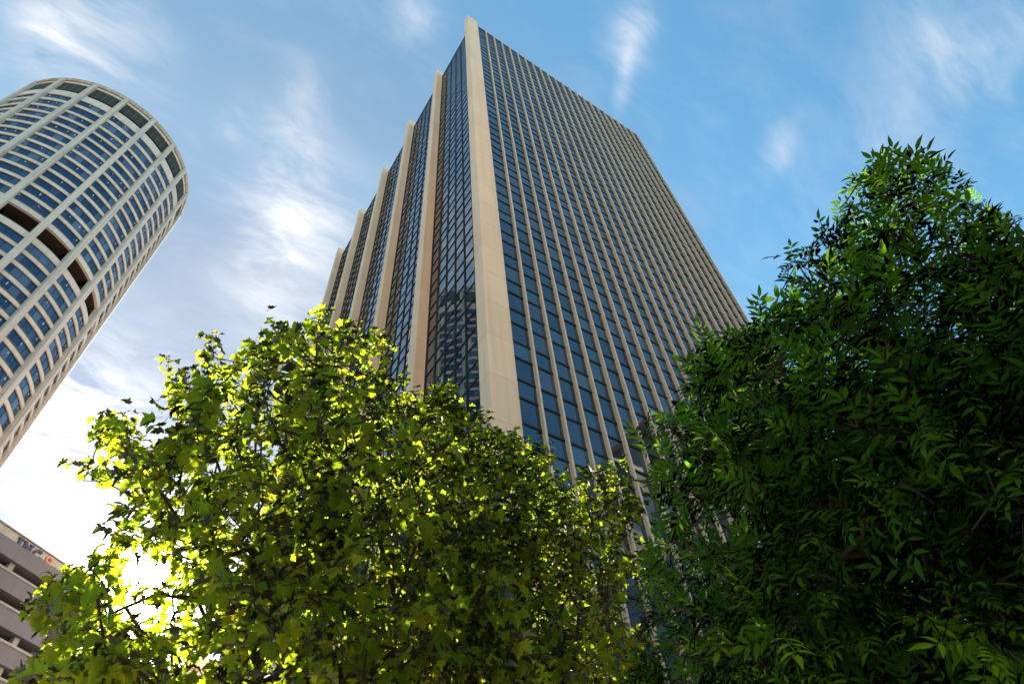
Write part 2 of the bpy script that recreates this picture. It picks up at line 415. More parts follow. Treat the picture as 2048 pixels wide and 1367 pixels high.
sp.sort(key=lambda s: -s[0]); pn.sort(key=lambda s: -s[0])
b = MB()
for i, (s, a0, a1, z0, z1) in enumerate(sp):
    if i < 290 and s > 0:
        c = MB(); arc_block(c, RI - .3, RS, a0, a1, z0, z1, 7, min(.3, (z1 - z0) * .2)); c.build('spandrel', MAT['round_stone'], rt)
    else: arc_block(b, RI - .3, RS, a0, a1, z0, z1, 5, min(.3, (z1 - z0) * .2))
b.build('spandrel_rings', MAT['round_stone'], rt, 'stuff')
b = MB()
for i, (s, a0, a1, z0, z1, fc) in enumerate(pn):
    t = random.random()
    if i < 290 and s > 0: c = MB(); arc(c, RI, a0, a1, z0, z1, 2); c.build('pane', MAT['round_glass'], rt)
    else: arc(b, RI, a0, a1, z0, z1, 2, None, .001 + t * .99)
    if fc and s > 0 and random.random() < .25:                 # a lit ceiling fitting behind the glass line
        a = a0 + (a1 - a0) * random.uniform(.2, .8); arc_block(ceil_l, RI + .01, RI + .02, a - .05 / RI, a + .05 / RI, z1 - random.uniform(.5, 1.0), z1 - .25, 1)
b.build('window_glazing', MAT['round_glass'], rt, 'stuff')
frames.build('window_frame', MAT['frame'], rt, 'stuff'); sills.build('window_sill', MAT['sill'], rt, 'stuff')
llin.build('louvre_rail', MAT['louvre_line'], rt, 'stuff')
ceil_l.build('ceiling_fitting', MAT['lamp_white'], rt, 'stuff')
for i in range(NB):
    th = TH0 + i * STEP; ca, sa = math.cos(th), math.sin(th)
    b = MB(); w0, w1 = .60, .50
    pr = [(RI - .3, -w0), (RR - .12, -w0), (RR + .20, -w1), (RR + .20, w1), (RR - .12, w0), (RI - .3, w0)]
    ring = []
    for z, g in ((0, .55), (60, .30), (120, .08), (ZR + .9, 0)):
        ring.append([(r + (g if r > RR else 0), t * (1 + g * .35)) for r, t in pr] + [z])
    V = []
    for rg in ring:
        z = rg[-1]; V += [(r * ca - t * sa, r * sa + t * ca, z) for r, t in rg[:-1]]
    F = [(k * 6 + j, k * 6 + (j + 1) % 6, (k + 1) * 6 + (j + 1) % 6, (k + 1) * 6 + j) for k in range(3) for j in range(6)] + [tuple(range(5, -1, -1)), tuple(range(18, 24))]
    b.add(V, F); b.build('rib', MAT['round_rib'], rt)
b = MB(); arc_block(b, RI - .6, RR - .02, 0, 2 * math.pi, ZR + .25, ZR + 1.7, 120); b.build('coping', MAT['rust'], rt)
b = MB(); arc(b, RR - 6.4, 0, 2 * math.pi, 0, ZR, 60); arc(b, .01, 0, 2 * math.pi, ZR + .1, ZR + .1, 60, RR - .7); b.build('inner_core', MAT['dark_core'], rt)

# ------------------------------------------------------------------ low block with lettering on its roof edge
SC = 1.35; EI = np.array([.80759, .58975]); NI = np.array([.58975, -.80759])     # along the front, out of the front (to the street)
AI = np.array([-10.266, 66.152]) * SC; Z_I = 40 * SC + 1.6; Z_U = lambda z: z * SC + 1.6
ing = thing('terrace_block', 'grey office block with stacked horizontal terraces and blue lettering on its roof edge', 'building', (AI[0], AI[1], 0))
IO = np.array([AI[0], AI[1], 0])
def fi(s, d, z): return (EI[0] * s + NI[0] * d, EI[1] * s + NI[1] * d, z)
def ibox(b, s0, s1, d0, d1, z0, z1):
    V = [fi(s, d, z) for z in (z0, z1) for d in (d0, d1) for s in (s0, s1)]
    b.add(V, [(0, 2, 3, 1), (4, 5, 7, 6), (0, 1, 5, 4), (2, 6, 7, 3), (0, 4, 6, 2), (1, 3, 7, 5)])
MAT['terrace'] = stone('grey_granite', (.14, .13, .155), (.185, .17, .20), .15)
MAT['fascia'] = stone('pale_fascia', (.42, .39, .35), (.52, .48, .43), .2)
MAT['brown_glass'] = glass('brown_glass', (.12, .08, .07), 1.5, .2, .5, (.17, .12, .105), (1, 1, 1))
MAT['letter_blue'] = plain('letter_blue', (.03, .035, .14), .5)
MAT['letter_orange'] = plain('letter_orange', (.62, .27, .20), .5)
MAT['column'] = stone('column_stone', (.30, .28, .27), (.38, .36, .34), .1)
S0, S1 = -55.0, 17.5
b = MB(); ibox(b, S0, S1, -30, -1.0, Z_U(38.2), Z_I); b.build('fascia', MAT['fascia'], ing)
b = MB(); ibox(b, S0, S1, -1.15, -.75, Z_I + .003, Z_I + .12); b.build('coping', MAT['column'], ing)
b = MB(); ibox(b, S0, S1 - .3, -30, -3.0, 0, Z_U(38.2)); b.build('inner_core', MAT['dark_core'], ing)
fz = 2.62
for k in range(12):
    top = 38.75 - fz * k; bot = top - 1.40 - .12
    if Z_U(bot) < 3: break
    b = MB(); ibox(b, S0, S1, -2.9, 0 + .02 * (k % 2), Z_U(bot), Z_U(top) - .003); b.build('terrace_band', MAT['terrace'], ing)
    b = MB(); ibox(b, S0, S1, -.5, .12, Z_U(top), Z_U(top) + .28)
    if k: b.build('ledge', MAT['column'], ing)
    b = MB(); ibox(b, S0, S1 - .3, -2.4, -2.3, Z_U(bot - 1.1), Z_U(bot)); b.build('window_band', MAT['brown_glass'], ing)
    for j in range(13):
        s = S1 - 2 - j * 5.4
        b = MB(); ibox(b, s, s + .7, -1.3, -.55, Z_U(bot - 1.1) + .003, Z_U(bot) - .003); b.build('column', MAT['column'], ing)
# lettering: slab-serif capitals standing on the edge, with a seated animal emblem after them
def letter(pts_list, s, zb, sz, mat, name):
    b = MB()
    for pts in pts_list: b.prism([(s + x * sz, zb + y * sz) for x, y in pts], fi, -.99, -.78)
    return b.build(name, mat, ing)
zb0 = Z_U(38.70); sz = 1.15
L_I = [[(0, 0), (.5, 0), (.5, .14), (.38, .14), (.38, .86), (.5, .86), (.5, 1), (0, 1), (0, .86), (.12, .86), (.12, .14), (0, .14)]]
L_N = [[(0, 0), (.38, 0), (.38, .13), (.26, .13), (.26, .62), (.70, 0), (.90, 0), (.90, .87), (1.0, .87), (1.0, 1), (.62, 1), (.62, .87), (.74, .87), (.74, .36), (.30, 1), (0, 1), (0, .87), (.10, .87), (.10, .13), (0, .13)]]
def ringpts(a0, a1, ro, ri, n=14, cx=.5, cy=.5):
    o = [(cx + ro * math.cos(a0 + (a1 - a0) * i / n), cy + ro * math.sin(a0 + (a1 - a0) * i / n)) for i in range(n + 1)]
    q = [(cx + ri * math.cos(a1 + (a0 - a1) * i / n), cy + ri * .95 * math.sin(a1 + (a0 - a1) * i / n)) for i in range(n + 1)]
    return o + q
L_G = [ringpts(math.radians(50), math.radians(335), .52, .30), [(.55, .46), (1.0, .46), (1.0, .04), (.80, .04), (.80, .32), (.55, .32)]]
letter(L_I, 4.1, zb0, sz * 1.3, MAT['letter_blue'], 'letter'); letter(L_N, 5.0, zb0, sz * 1.3, MAT['letter_blue'], 'letter'); letter(L_G, 6.75, zb0, sz * 1.3, MAT['letter_blue'], 'letter')
LION = [ringpts(0, 2 * math.pi * .999, .52, .28, 22, .5, .95), [(.35, .98), (.47, .98), (.47, 1.06), (.35, 1.06)], [(.55, .98), (.67, .98), (.67, 1.06), (.55, 1.06)],
        [(.7, .55), (1.2, .42), (1.55, .1), (1.55, 0), (.3, 0), (.3, .2), (.62, .25)], [(1.5, .02), (1.85, .25), (1.8, .75), (1.68, .75), (1.68, .32), (1.46, .16)]]
letter(LION, 8.7, zb0, sz * .95, MAT['letter_orange'], 'emblem')

# ------------------------------------------------------------------ other buildings
def block(name, label, x0, x1, y0, y1, h, wall, gl, cols, flr, faces, fw=.62, fh=.55, rz=0.0):
    """a plain building: wall with real window openings as recessed panes in frames on the faces seen"""
    cx, cy = (x0 + x1) / 2, (y0 + y1) / 2
    t = thing(name, label, 'building', (cx, cy, 0), rz)
    hx, hy = (x1 - x0) / 2, (y1 - y0) / 2
    b = MB(); b.box(-hx, hx, -hy, hy, 0, h); b.build('wall', wall, t)
    b = MB(); b.box(-hx - .35, hx + .35, -hy - .35, hy + .35, h - .9, h + .5); b.build('parapet', wall, t)
    nf = int((h - 2) / flr)
    for face in faces:
        L = hx if face[0] == 'y' else hy; w = 2 * L / cols
        for f in range(nf):
            z0 = 1.2 + f * flr
            for c in range(cols):
                s = -L + (c + .5) * w
                def put(bb, d0, d1, sa, sb, za, zb_):
                    if face == 'y-': bb.box(sa, sb, -hy - d1, -hy - d0, za, zb_)
                    elif face == 'y+': bb.box(sa, sb, hy + d0, hy + d1, za, zb_)
                    elif face == 'x-': bb.box(-hx - d1, -hx - d0, sa, sb, za, zb_)
                    else: bb.box(hx + d0, hx + d1, sa, sb, za, zb_)
                g = MB(); put(g, -.1, .03, s - w * fw / 2, s + w * fw / 2, z0, z0 + flr * fh); o = g.build('window', gl, t)
                g = MB(); put(g, -.1, .16, s - w * fw / 2 - .1, s + w * fw / 2 + .1, z0 - .16, z0 - .003); put(g, -.1, .13, s - w * fw / 2 - .1, s + w * fw / 2 + .1, z0 + flr * fh + .003, z0 + flr * fh + .14)
                g.build('sill', wall, o)
    return t
MAT['pale_wall'] = stone('pale_render', (.55, .47, .44), (.64, .56, .52), .15)
MAT['grey_wall'] = stone('grey_precast', (.36, .37, .39), (.46, .47, .49), .15)
MAT['brown_stone'] = stone('brown_sandstone', (.30, .22, .15), (.40, .30, .21), .25)
MAT['sandstone'] = stone('honey_sandstone', (.55, .41, .27), (.65, .50, .34), .15)
MAT['dark_granite'] = stone('dark_granite', (.030, .025, .021), (.05, .042, .035), .2)
MAT['grey_glass'] = glass('grey_glass', (.03, .035, .042), 1.8, .2, .5)

def dirpt(u, v, dist):
    d = ray(u, v); return EYE + d * dist / math.hypot(d[0], d[1])
p = dirpt(172, 1322, 100); block('pale_building', 'pale pink building beside the terrace block, low behind the sunlit leaves', p[0] - 4, p[0] + 2.6, p[1], p[1] + 14, p[2], MAT['pale_wall'], MAT['grey_glass'], 3, 3.4, ('y-',), .5, .6)
p = dirpt(430, 1330, 95); block('cream_building', 'cream building at the street end, under the plane tree', p[0] - 3.2, p[0] + 9, p[1], p[1] + 14, p[2], MAT['pale_wall'], MAT['grey_glass'], 4, 3.4, ('y-',), .5, .6)
block('grey_building', 'grey and white building glimpsed through the feathery tree at the right edge', 58, 84, -42, 4.5, 46, MAT['grey_wall'], MAT['grey_glass'], 9, 3.6, ('x-',), .7, .5)
block('rear_building', 'low grey building behind the lower right of the feathery tree', 60, 84, 12, 40, 25, MAT['grey_wall'], MAT['grey_glass'], 6, 3.6, ('x-', 'y-'), .6, .5)

block('shade_building', 'dark stone building added behind the camera to shade the street trees, mirrored lowest in the tower glass', -34, 70, -31, -9, 21, MAT['dark_granite'], MAT['grey_glass'], 26, 4.2, ('y+',), .55, .6)  # added outside the view to block southern sky light from the trees
block('bounce_building', 'unseen sunlit stone building added to bounce warm light onto the tower front', -36, 6, -64, -36, 96, MAT['sandstone'], MAT['grey_glass'], 9, 4.2, ('y+',), .5, .5)  # added out of view as a warm reflector for the shaded tower front
# the sandstone building across the street that shows in the lower windows of the tower
sb = thing('sandstone_building', 'stepped brown sandstone building with arched windows, mirrored in the lower tower glass', 'building', (95, -46, 0))
MAT['sand_dark'] = stone('weathered_sandstone', (.13, .095, .065), (.19, .14, .10), .3)
MAT['sand_trim'] = stone('sandstone_trim', (.26, .20, .14), (.34, .27, .20), .2)
for nm, xa, xb, ya, yb, za, zb_ in (('wall', -25, 25, -14, 14, 0, 72), ('upper_tier', -12, 25, -13, 13, 73.6, 92), ('tower_tier', 3, 25, -12, 12, 93.6, 112)):
    b = MB(); b.box(xa, xb, ya, yb, za, zb_); b.build(nm, MAT['sand_dark'], sb)
    b = MB(); b.box(xa - .8, xb + .8, ya - .8, yb + .8, zb_ + .003, zb_ + 1.59); b.build('cornice', MAT['sand_trim'], sb)
arcb = [(math.cos(math.pi * i / 12), math.sin(math.pi * i / 12)) for i in range(13)]
fr = lambda s_, d_, z_: (s_, d_, z_)
for f, (z0, xa, yf) in enumerate([(2.5, -25, 14), (16.5, -25, 14), (30.5, -25, 14), (44.5, -25, 14), (58.0, -25, 14), (77, -12, 13), (96.5, 3, 12)]):
    nw = round((25 - xa) / 7.2); wd = (25 - xa) / nw
    for c_ in range(nw):
        x = xa + wd * (c_ + .5); wz = z0 + (7.6 if f < 5 else 9)
        b = MB(); b.prism([(x - 2.1, z0), (x + 2.1, z0)] + [(x + 2.1 * c, wz + 2.1 * s) for c, s in arcb], fr, yf - .2, yf + .04); w = b.build('window', MAT['grey_glass'], sb)
        b = MB(); o = [(x + 2.7 * c, wz + 2.7 * s) for c, s in arcb]; q = [(x + 2.14 * c, wz + 2.14 * s) for c, s in arcb][::-1]
        b.prism(o + q, fr, yf - .1, yf + .35); b.build('arch', MAT['sand_trim'], w)
b = MB(); arc(b, 8, 0, 2 * math.pi, 113.6, 118, 40); arc(b, 8.0, 0, 2 * math.pi, 118, 123, 40, 5.0); arc(b, 5.0, 0, 2 * math.pi, 123, 125, 40, .05); o = b.build('dome', MAT['sand_trim'], sb, smooth=True); o.location = (14, 0, 0)

# ------------------------------------------------------------------ street lamp
lp = dirpt(359, 1352, 12.2)
MAT['lamp_cap'] = plain('white_enamel', (.78, .78, .74), .35, 0, .05); MAT['lamp_lens'] = plain('grey_lens', (.34, .37, .33), .3); MAT['steel'] = plain('galvanised', (.35, .35, .36), .45, .6)
lamp = thing('street_lamp', 'street lamp with white domed cap at the bottom edge below the sun', 'street lamp', (lp[0], lp[1], 0))
def lathe(b, prof, n=32):
    V = []
    for r, z in prof:
        for i in range(n): a = 2 * math.pi * i / n; V.append((r * math.cos(a), r * math.sin(a), z))
    b.add(V, [(k * n + i, k * n + (i + 1) % n, (k + 1) * n + (i + 1) % n, (k + 1) * n + i) for k in range(len(prof) - 1) for i in range(n)])
zt = lp[2]
b = MB(); lathe(b, [(.13, 0), (.13, .5), (.075, .6), (.055, zt - .55), (.075, zt - .5), (.075, zt - .42)]); b.build('pole', MAT['steel'], lamp, smooth=True)
b = MB(); lathe(b, [(.27, zt - .14), (.275, zt - .10), (.262, zt - .07), (.22, zt - .03), (.13, zt - .005), (.001, zt)]); b.build('cap', MAT['lamp_cap'], lamp, smooth=True)
b = MB(); lathe(b, [(.08, zt - .42), (.17, zt - .36), (.24, zt - .25), (.262, zt - .143)]); b.build('lens', MAT['lamp_lens'], lamp, smooth=True)
for i in range(6):
    a = i * math.pi / 3 + .4; b = MB(); lathe(b, [(.001, -.014), (.014, -.012), (.014, .012), (.001, .014)], 8); o = b.build('bolt', MAT['steel'], lamp); o.location = (.275 * math.cos(a), .275 * math.sin(a), zt - .10)

# ------------------------------------------------------------------ trees
def leaf_material(name, refl, trans, refl2, trans2, gloss=.5, sh=.12):
    m, n, out = material(name)
    at = n.n('ShaderNodeAttribute', attribute_name='tone'); oi = n.n('ShaderNodeObjectInfo')
    f = n.math('FRACT', n.math('ADD', at.outputs['Fac'], oi.outputs['Random']))
    g = n.n('ShaderNodeNewGeometry'); fine = n.noise(g.outputs['Position'], 30.0, 2, .5)
    fr = n.ramp(f, ((.0, 0.0), (.55, .25), (.9, .6), (1.0, 1.0)))
    rc = n.mix(fr, (*refl, 1), (*refl2, 1)); tcol = n.mix(fr, (*trans, 1), (*trans2, 1))
    tcol = n.mix(n.math('MULTIPLY', fine, .5), tcol, (tcol_dark := (trans[0] * .5, trans[1] * .55, trans[2] * .5, 1)))
    df = n.n('ShaderNodeBsdfDiffuse'); n.set(df.inputs[0], rc)
    tr = n.n('ShaderNodeBsdfTranslucent'); n.set(tr.inputs[0], tcol)
    ad = n.n('ShaderNodeAddShader'); n.t.links.new(df.outputs[0], ad.inputs[0]); n.t.links.new(tr.outputs[0], ad.inputs[1])
    gl = n.n('ShaderNodeBsdfGlossy'); gl.inputs['Roughness'].default_value = gloss; gl.inputs[0].default_value = (sh, sh, sh * .8, 1)
    fz_ = n.n('ShaderNodeFresnel'); fz_.inputs[0].default_value = 1.35
    mx = n.n('ShaderNodeMixShader'); n.t.links.new(fz_.outputs[0], mx.inputs[0]); n.t.links.new(ad.outputs[0], mx.inputs[1]); n.t.links.new(gl.outputs[0], mx.inputs[2])
    n.t.links.new(mx.outputs[0], out.inputs[0]); return m
MAT['plane_leaf'] = leaf_material('plane_leaf', (.065, .120, .016), (.25, .35, .012), (.13, .125, .014), (.44, .38, .014))
MAT['ash_leaf'] = leaf_material('ash_leaf', (.014, .042, .007), (.09, .22, .009), (.030, .070, .009), (.22, .36, .014), .5, .03)
MAT['bark'] = stone('bark', (.055, .040, .028), (.11, .082, .06), .3, .9, 30.0)

def plane_leaf(var):
    r = np.random.default_rng(var)
    half = np.array([(.0, .0), (.13, -.07), (.28, -.03), (.47, .05), (.36, .14), (.31, .23), (.45, .31), (.56, .50), (.40, .51), (.24, .49), (.29, .63), (.18, .72), (.10, .86), (.0, 1.0)])
    half = half + r.normal(0, .015, half.shape); half[0] = (0, 0); half[-1, 0] = 0
    left = half[1:-1][::-1] * (-1, 1) + r.normal(0, .018, (len(half) - 2, 2))
    out = np.vstack([half, left]); ctr = np.array([[0, .33]]); q = np.vstack([ctr, out])
    x, y = q[:, 0], q[:, 1]
    z = r.uniform(-.15, .55) * np.abs(x) - r.uniform(.1, .8) * (y - .3) ** 2 + r.uniform(-.5, .5) * x * y + r.normal(0, .035, len(q))
    V = np.stack([x, y, z], 1); k = len(out)
    F = np.array([(0, i + 1, (i + 1) % k + 1) for i in range(k)])
    return V, F
def ash_leaf(var):
    r = np.random.default_rng(100 + var); V = []; F = []
    base = np.array([(0, 0), (.15, .30), (.13, .62), (0, 1.0), (-.13, .62), (-.15, .30), (0, .45)])
    def leaflet(p, ang, L, w, dz):
        q = base * (w, 1) * L; zf = np.array([0, .05, .05, -.10, .05, .05, 0]) * L
        c, s = math.cos(ang), math.sin(ang); n0 = len(V)
        for (x, y), z in zip(q, zf): V.append((p[0] + x * c + y * s, p[1] - x * s + y * c, p[2] + z + dz * y))
        for a, b in ((0, 1), (1, 2), (2, 3), (3, 4), (4, 5), (5, 0)): F.append((n0 + 6, n0 + a, n0 + b))
    pairs = 3 + (var % 2)
    for i in range(pairs):
        t = .22 + .62 * i / (pairs - 1) if pairs > 1 else .5
        for sgn in (-1, 1):
            leaflet((0, t, -.18 * t * t), sgn * r.uniform(.75, 1.15), r.uniform(.36, .48), r.uniform(.85, 1.15), r.uniform(-.35, .1))
    leaflet((0, .92, -.17), r.uniform(-.2, .2), .50, 1.0, -.25)
    n0 = len(V)                                   # leaf stalk
    V += [(-.008, 0, 0), (.008, 0, 0), (.005, .95, -.165), (-.005, .95, -.165)]; F += [(n0, n0 + 1, n0 + 2), (n0, n0 + 2, n0 + 3)]
    return np.array(V), np.array(F)

def inside(poly, u, v):
    p = np.asarray(poly, float); x0, y0 = p[:, 0], p[:, 1]; x1, y1 = np.roll(x0, -1), np.roll(y0, -1)
    u = np.asarray(u)[:, None]; v = np.asarray(v)[:, None]
    c = ((y0 > v) != (y1 > v)) & (u < (x1 - x0) * (v - y0) / (y1 - y0 + 1e-9) + x0)
    return c.sum(1) % 2 == 1

def crown_points(poly, ctr, rh, rv, n, seed, thin=None, pw=1.0):
    """shoot positions through the crown's volume, kept to the outline the tree has against the sky"""
    r = np.random.default_rng(seed); pts = []; p = np.asarray(poly, float)
    lo, hi = p.min(0), p.max(0)
    while len(pts) < n:
        u = r.uniform(lo[0], hi[0], 4000); v = r.uniform(lo[1], hi[1], 4000); ok = inside(poly, u, v)
        for a, b in zip(u[ok], v[ok]):
            if thin and r.random() < thin(a, b): continue
            d = ray(a, b); S = np.array([1 / rh, 1 / rh, 1 / rv]); o = (EYE - ctr) * S; e = d * S
            A = e @ e; B = o @ e; Cc = o @ o - 1; disc = B * B - A * Cc; tm = -B / A
            if disc > 0:
                h = math.sqrt(disc) / A; t = tm + h * (2 * r.random() ** pw - 1)
                if abs(h) < .35: t = tm + r.uniform(-.35, .35)
            else: t = tm + r.uniform(-.35, .35)
            P = EYE + d * max(t, 2.6)
            if P[2] < 2.2: continue
            pts.append(P)
            if len(pts) >= n: break
    return np.array(pts)

def grow(trunk, targets, seed):
    """join every shoot to the nearest wood already grown, from the trunk outward"""
    r = np.random.default_rng(seed)
    nodes = [np.array(t, float) for t in trunk]; par = [-1] + list(range(len(trunk) - 1)); nt = len(trunk); limb = [-1] * nt
    base = nodes[nt // 2]; top = nodes[-1]
    key = np.linalg.norm(targets - (base + top) / 2, axis=1)
    arr = np.zeros((len(targets) * 14 + nt, 3)); arr[:nt] = trunk; tips = []; nl = 0
    depth_pen = np.zeros(len(arr))
    for i in np.argsort(key):
        T = targets[i]; n = len(nodes); dv = T - arr[:n]; dist = np.linalg.norm(dv, axis=1)
        cost = dist - .35 * dv[:, 2] / (dist + .1) * dist * .5 + (dist < .12) * .0
        j = int(np.argmin(cost)); P = nodes[j]; L = dist[j]
        k = max(1, min(12, int(L / .28)))
        pd = P - nodes[par[j]] if par[j] >= 0 else np.array([0, 0, 1.0]); pd = pd / (np.linalg.norm(pd) + 1e-9)
        c1 = P + (pd * .5 + np.array([0, 0, .25])) * L * .35; last = j
        lb = limb[j]
        if lb < 0: lb = nl; nl += 1
        for s in range(1, k + 1):
            t = s / k; q = (1 - t) ** 2 * P + 2 * t * (1 - t) * c1 + t * t * T
            if s < k: q = q + r.normal(0, .018, 3)
            nodes.append(q); arr[len(nodes) - 1] = q; par.append(last); limb.append(lb); last = len(nodes) - 1
        tips.append((i, last))
    return np.array(nodes), np.array(par), np.array(limb), tips, nt, nl

def tubes(P, Q, ra, rb, n=5):
    d = Q - P; L = np.linalg.norm(d, axis=1, keepdims=True) + 1e-9; d = d / L
    up = np.where(np.abs(d[:, 2:3]) < .9, np.array([[0, 0, 1.0]]), np.array([[1.0, 0, 0]]))
    a = np.cross(d, up); a /= np.linalg.norm(a, axis=1, keepdims=True) + 1e-9; b = np.cross(d, a)
    an = np.arange(n) * 2 * np.pi / n; ca, sa = np.cos(an), np.sin(an)
    ring = a[:, None] * ca[None, :, None] + b[:, None] * sa[None, :, None]
    V = np.concatenate([P[:, None] + ring * ra[:, None, None], Q[:, None] + ring * rb[:, None, None]], 1)
    m = len(P); i = np.arange(n); j = (i + 1) % n
    F = np.stack([i, i + n, j + n, j], 1)[None] + (np.arange(m) * 2 * n)[:, None, None]
    return V.reshape(-1, 3), F.reshape(-1, 4)
def np_mesh(name, V, F, mat, tone=None, smooth=False):
    me = bpy.data.meshes.new(name); nv, nf, k = len(V), len(F), F.shape[1]
    me.vertices.add(nv); me.vertices.foreach_set('co', np.ascontiguousarray(V, np.float32).ravel())
    me.loops.add(nf * k); me.loops.foreach_set('vertex_index', np.ascontiguousarray(F, np.int32).ravel())
    me.polygons.add(nf); me.polygons.foreach_set('loop_start', np.arange(nf, dtype=np.int32) * k)
    if tone is not None: me.attributes.new('tone', 'FLOAT', 'POINT').data.foreach_set('value', np.ascontiguousarray(tone, np.float32))
    if smooth: me.polygons.foreach_set('use_smooth', np.ones(nf, bool))
    me.materials.append(mat); me.update(); me.validate(); return me
def unit(a): return a / (np.linalg.norm(a, axis=-1, keepdims=True) + 1e-9)

def make_tree(name, label, ctr, trunk, pts, leaf_fn, nvar, mat, size, per, seed, twig, style, group, rtip, poly, rag=20, grow_out=10):
    r = np.random.default_rng(seed); root = np.array(trunk[0])
    t = thing(name, label, 'tree', tuple(root), 0, group)
    nodes, par, limb, tips, nt, nl = grow(trunk, pts, seed)
    cnt = np.zeros(len(nodes)); 
    for i, n in tips: cnt[n] += 1
    for i in range(len(nodes) - 1, 0, -1): cnt[par[i]] += cnt[i]
    rad = rtip * np.maximum(cnt, 1) ** .46
    idx = np.arange(1, len(nodes)); pr = par[1:]
    ra = np.where(limb[pr] != limb[idx], rad[idx] * 1.05, rad[pr]); V, F = None, None
    V, F = tubes(nodes[pr[:nt - 1]] - root, nodes[idx[:nt - 1]] - root, rad[pr[:nt - 1]] * np.linspace(1.25, 1, nt - 1), rad[idx[:nt - 1]], 12)
    o = bpy.data.objects.new('trunk', np_mesh('trunk', V, F, MAT['bark'], None, True)); C.objects.link(o); o.parent = t
    lim = limb[idx]
    for k in range(nl):
        s = np.where(lim == k)[0]
        V, F = tubes(nodes[pr[s]] - root, nodes[idx[s]] - root, ra[s], rad[idx[s]], 5)
        o = bpy.data.objects.new('branch', np_mesh('branch', V, F, MAT['bark'], None, True)); C.objects.link(o); o.parent = t
    # leaves along each end shoot
    P, Yv, Nv, Sz, JJ = [], [], [], [], []; tw0, tw1, pe0, pe1 = [], [], [], []
    axis = np.array([ctr[0], ctr[1], ctr[2] - 1.0])
    for i, n in tips:
        p = nodes[n]; d = unit(p - nodes[par[n]]); outw = unit(p - axis)
        d = unit(d * .5 + outw * .6 + np.array([0, 0, .25]) + r.normal(0, .25, 3))
        L = twig * r.uniform(.6, 1.3); e = p + d * L; tw0.append(p); tw1.append(e); jit = r.normal(0, rag, 2)
        side = unit(np.cross(d, r.normal(0, 1, 3))); side2 = np.cross(d, side)
        m = r.poisson(per - 1) + 1
        for q in range(m):
            f = (q + 1) / m; a = q * 2.4 + r.normal(0, .3) if style == 'plane' else (q // 2) * 1.57 + (q % 2) * math.pi + r.normal(0, .25)
            s = math.cos(a) * side + math.sin(a) * side2
            base = p + d * L * (f if q < m - 1 else 1.0)
            if style == 'plane':
                fw = unit(s * .9 + d * .5 * f + np.array([0, 0, -.15]) + r.normal(0, .2, 3)); pet = size * r.uniform(.25, .5)
                b0 = base; base = base + fw * pet; pe0.append(b0); pe1.append(base)
                fw = unit(fw + np.array([0, 0, -r.uniform(.1, .8)]))
                nn = np.array([0, 0, 1.0]) * r.uniform(.3, 1.0) + outw * .25 + r.normal(0, .35, 3)
            else:
                fw = unit(s * .75 + d * (.35 + .5 * f) + np.array([0, 0, .05]) + r.normal(0, .15, 3))
                nn = np.array([0, 0, 1.0]) * .8 + d * .3 + r.normal(0, .3, 3)
            P.append(base); Yv.append(fw); Nv.append(nn); Sz.append(size * r.uniform(.62, 1.18)); JJ.append(jit)
    P, Yv, Nv, Sz, JJ = map(np.array, (P, Yv, Nv, Sz, JJ)); tw0, tw1 = np.array(tw0), np.array(tw1)
    big = np.asarray(poly, float); cen = big.mean(0); dv = big - cen; big = big + dv / np.linalg.norm(dv, axis=1, keepdims=True) * grow_out
    q = proj(P + Yv * size * .5); keep = inside(big, q[:, 0] + JJ[:, 0], q[:, 1] + JJ[:, 1])     # crown outline, ragged shoot by shoot
    q = proj(tw1); tk = inside(big, q[:, 0], q[:, 1]); tw0, tw1 = tw0[tk], tw1[tk]
    if pe0: tw0 = np.vstack([tw0, np.array(pe0)[keep]]); tw1 = np.vstack([tw1, np.array(pe1)[keep]])
    P, Yv, Nv, Sz = P[keep], Yv[keep], Nv[keep], Sz[keep]
    Xv = unit(np.cross(Yv, Nv)); Zv = np.cross(Xv, Yv)
    V, F = tubes(tw0 - root, tw1 - root, np.full(len(tw0), rtip * .62), np.full(len(tw0), rtip * .35), 3)
    o = bpy.data.objects.new('twigs', np_mesh('twigs', V, F, MAT['bark'])); C.objects.link(o); o.parent = t; o['kind'] = 'stuff'
    q = proj(P); vis = (q[:, 0] > 0) & (q[:, 0] < W0) & (q[:, 1] > 0) & (q[:, 1] < H0)
    score = np.where(vis, q[:, 2], 1e6); near = np.argsort(score)[:300]; isn = np.zeros(len(P), bool); isn[near] = True
    tmpl = [leaf_fn(v) for v in range(nvar)]; var = r.integers(0, nvar, len(P)); VV, FF, TT, off = [], [], [], 0
    for v in range(nvar):
        tv, tf = tmpl[v]; s = np.where((var == v) & ~isn)[0]
        X = tv[None, :, 0:1] * Xv[s][:, None] + tv[None, :, 1:2] * Yv[s][:, None] + tv[None, :, 2:3] * Zv[s][:, None]
        X = X * Sz[s][:, None, None] + P[s][:, None] - root
        VV.append(X.reshape(-1, 3)); FF.append((tf[None] + (np.arange(len(s)) * len(tv))[:, None, None]).reshape(-1, 3) + off); off += len(s) * len(tv)
        TT.append(np.repeat(r.random(len(s)), len(tv)))
    o = bpy.data.objects.new('foliage', np_mesh('foliage', np.vstack(VV), np.vstack(FF), mat, np.concatenate(TT))); C.objects.link(o); o.parent = t; o['kind'] = 'stuff'
    mes = [np_mesh('leaf', tv, tf, mat) for tv, tf in tmpl]
    for i in near:
        o = bpy.data.objects.new('leaf', mes[var[i]]); C.objects.link(o); o.parent = t
        p = P[i] - root; s = Sz[i]
        o.matrix_local = Matrix([[Xv[i][a] * s, Yv[i][a] * s, Zv[i][a] * s, p[a]] for a in range(3)] + [[0, 0, 0, 1]])
    return t, len(P)

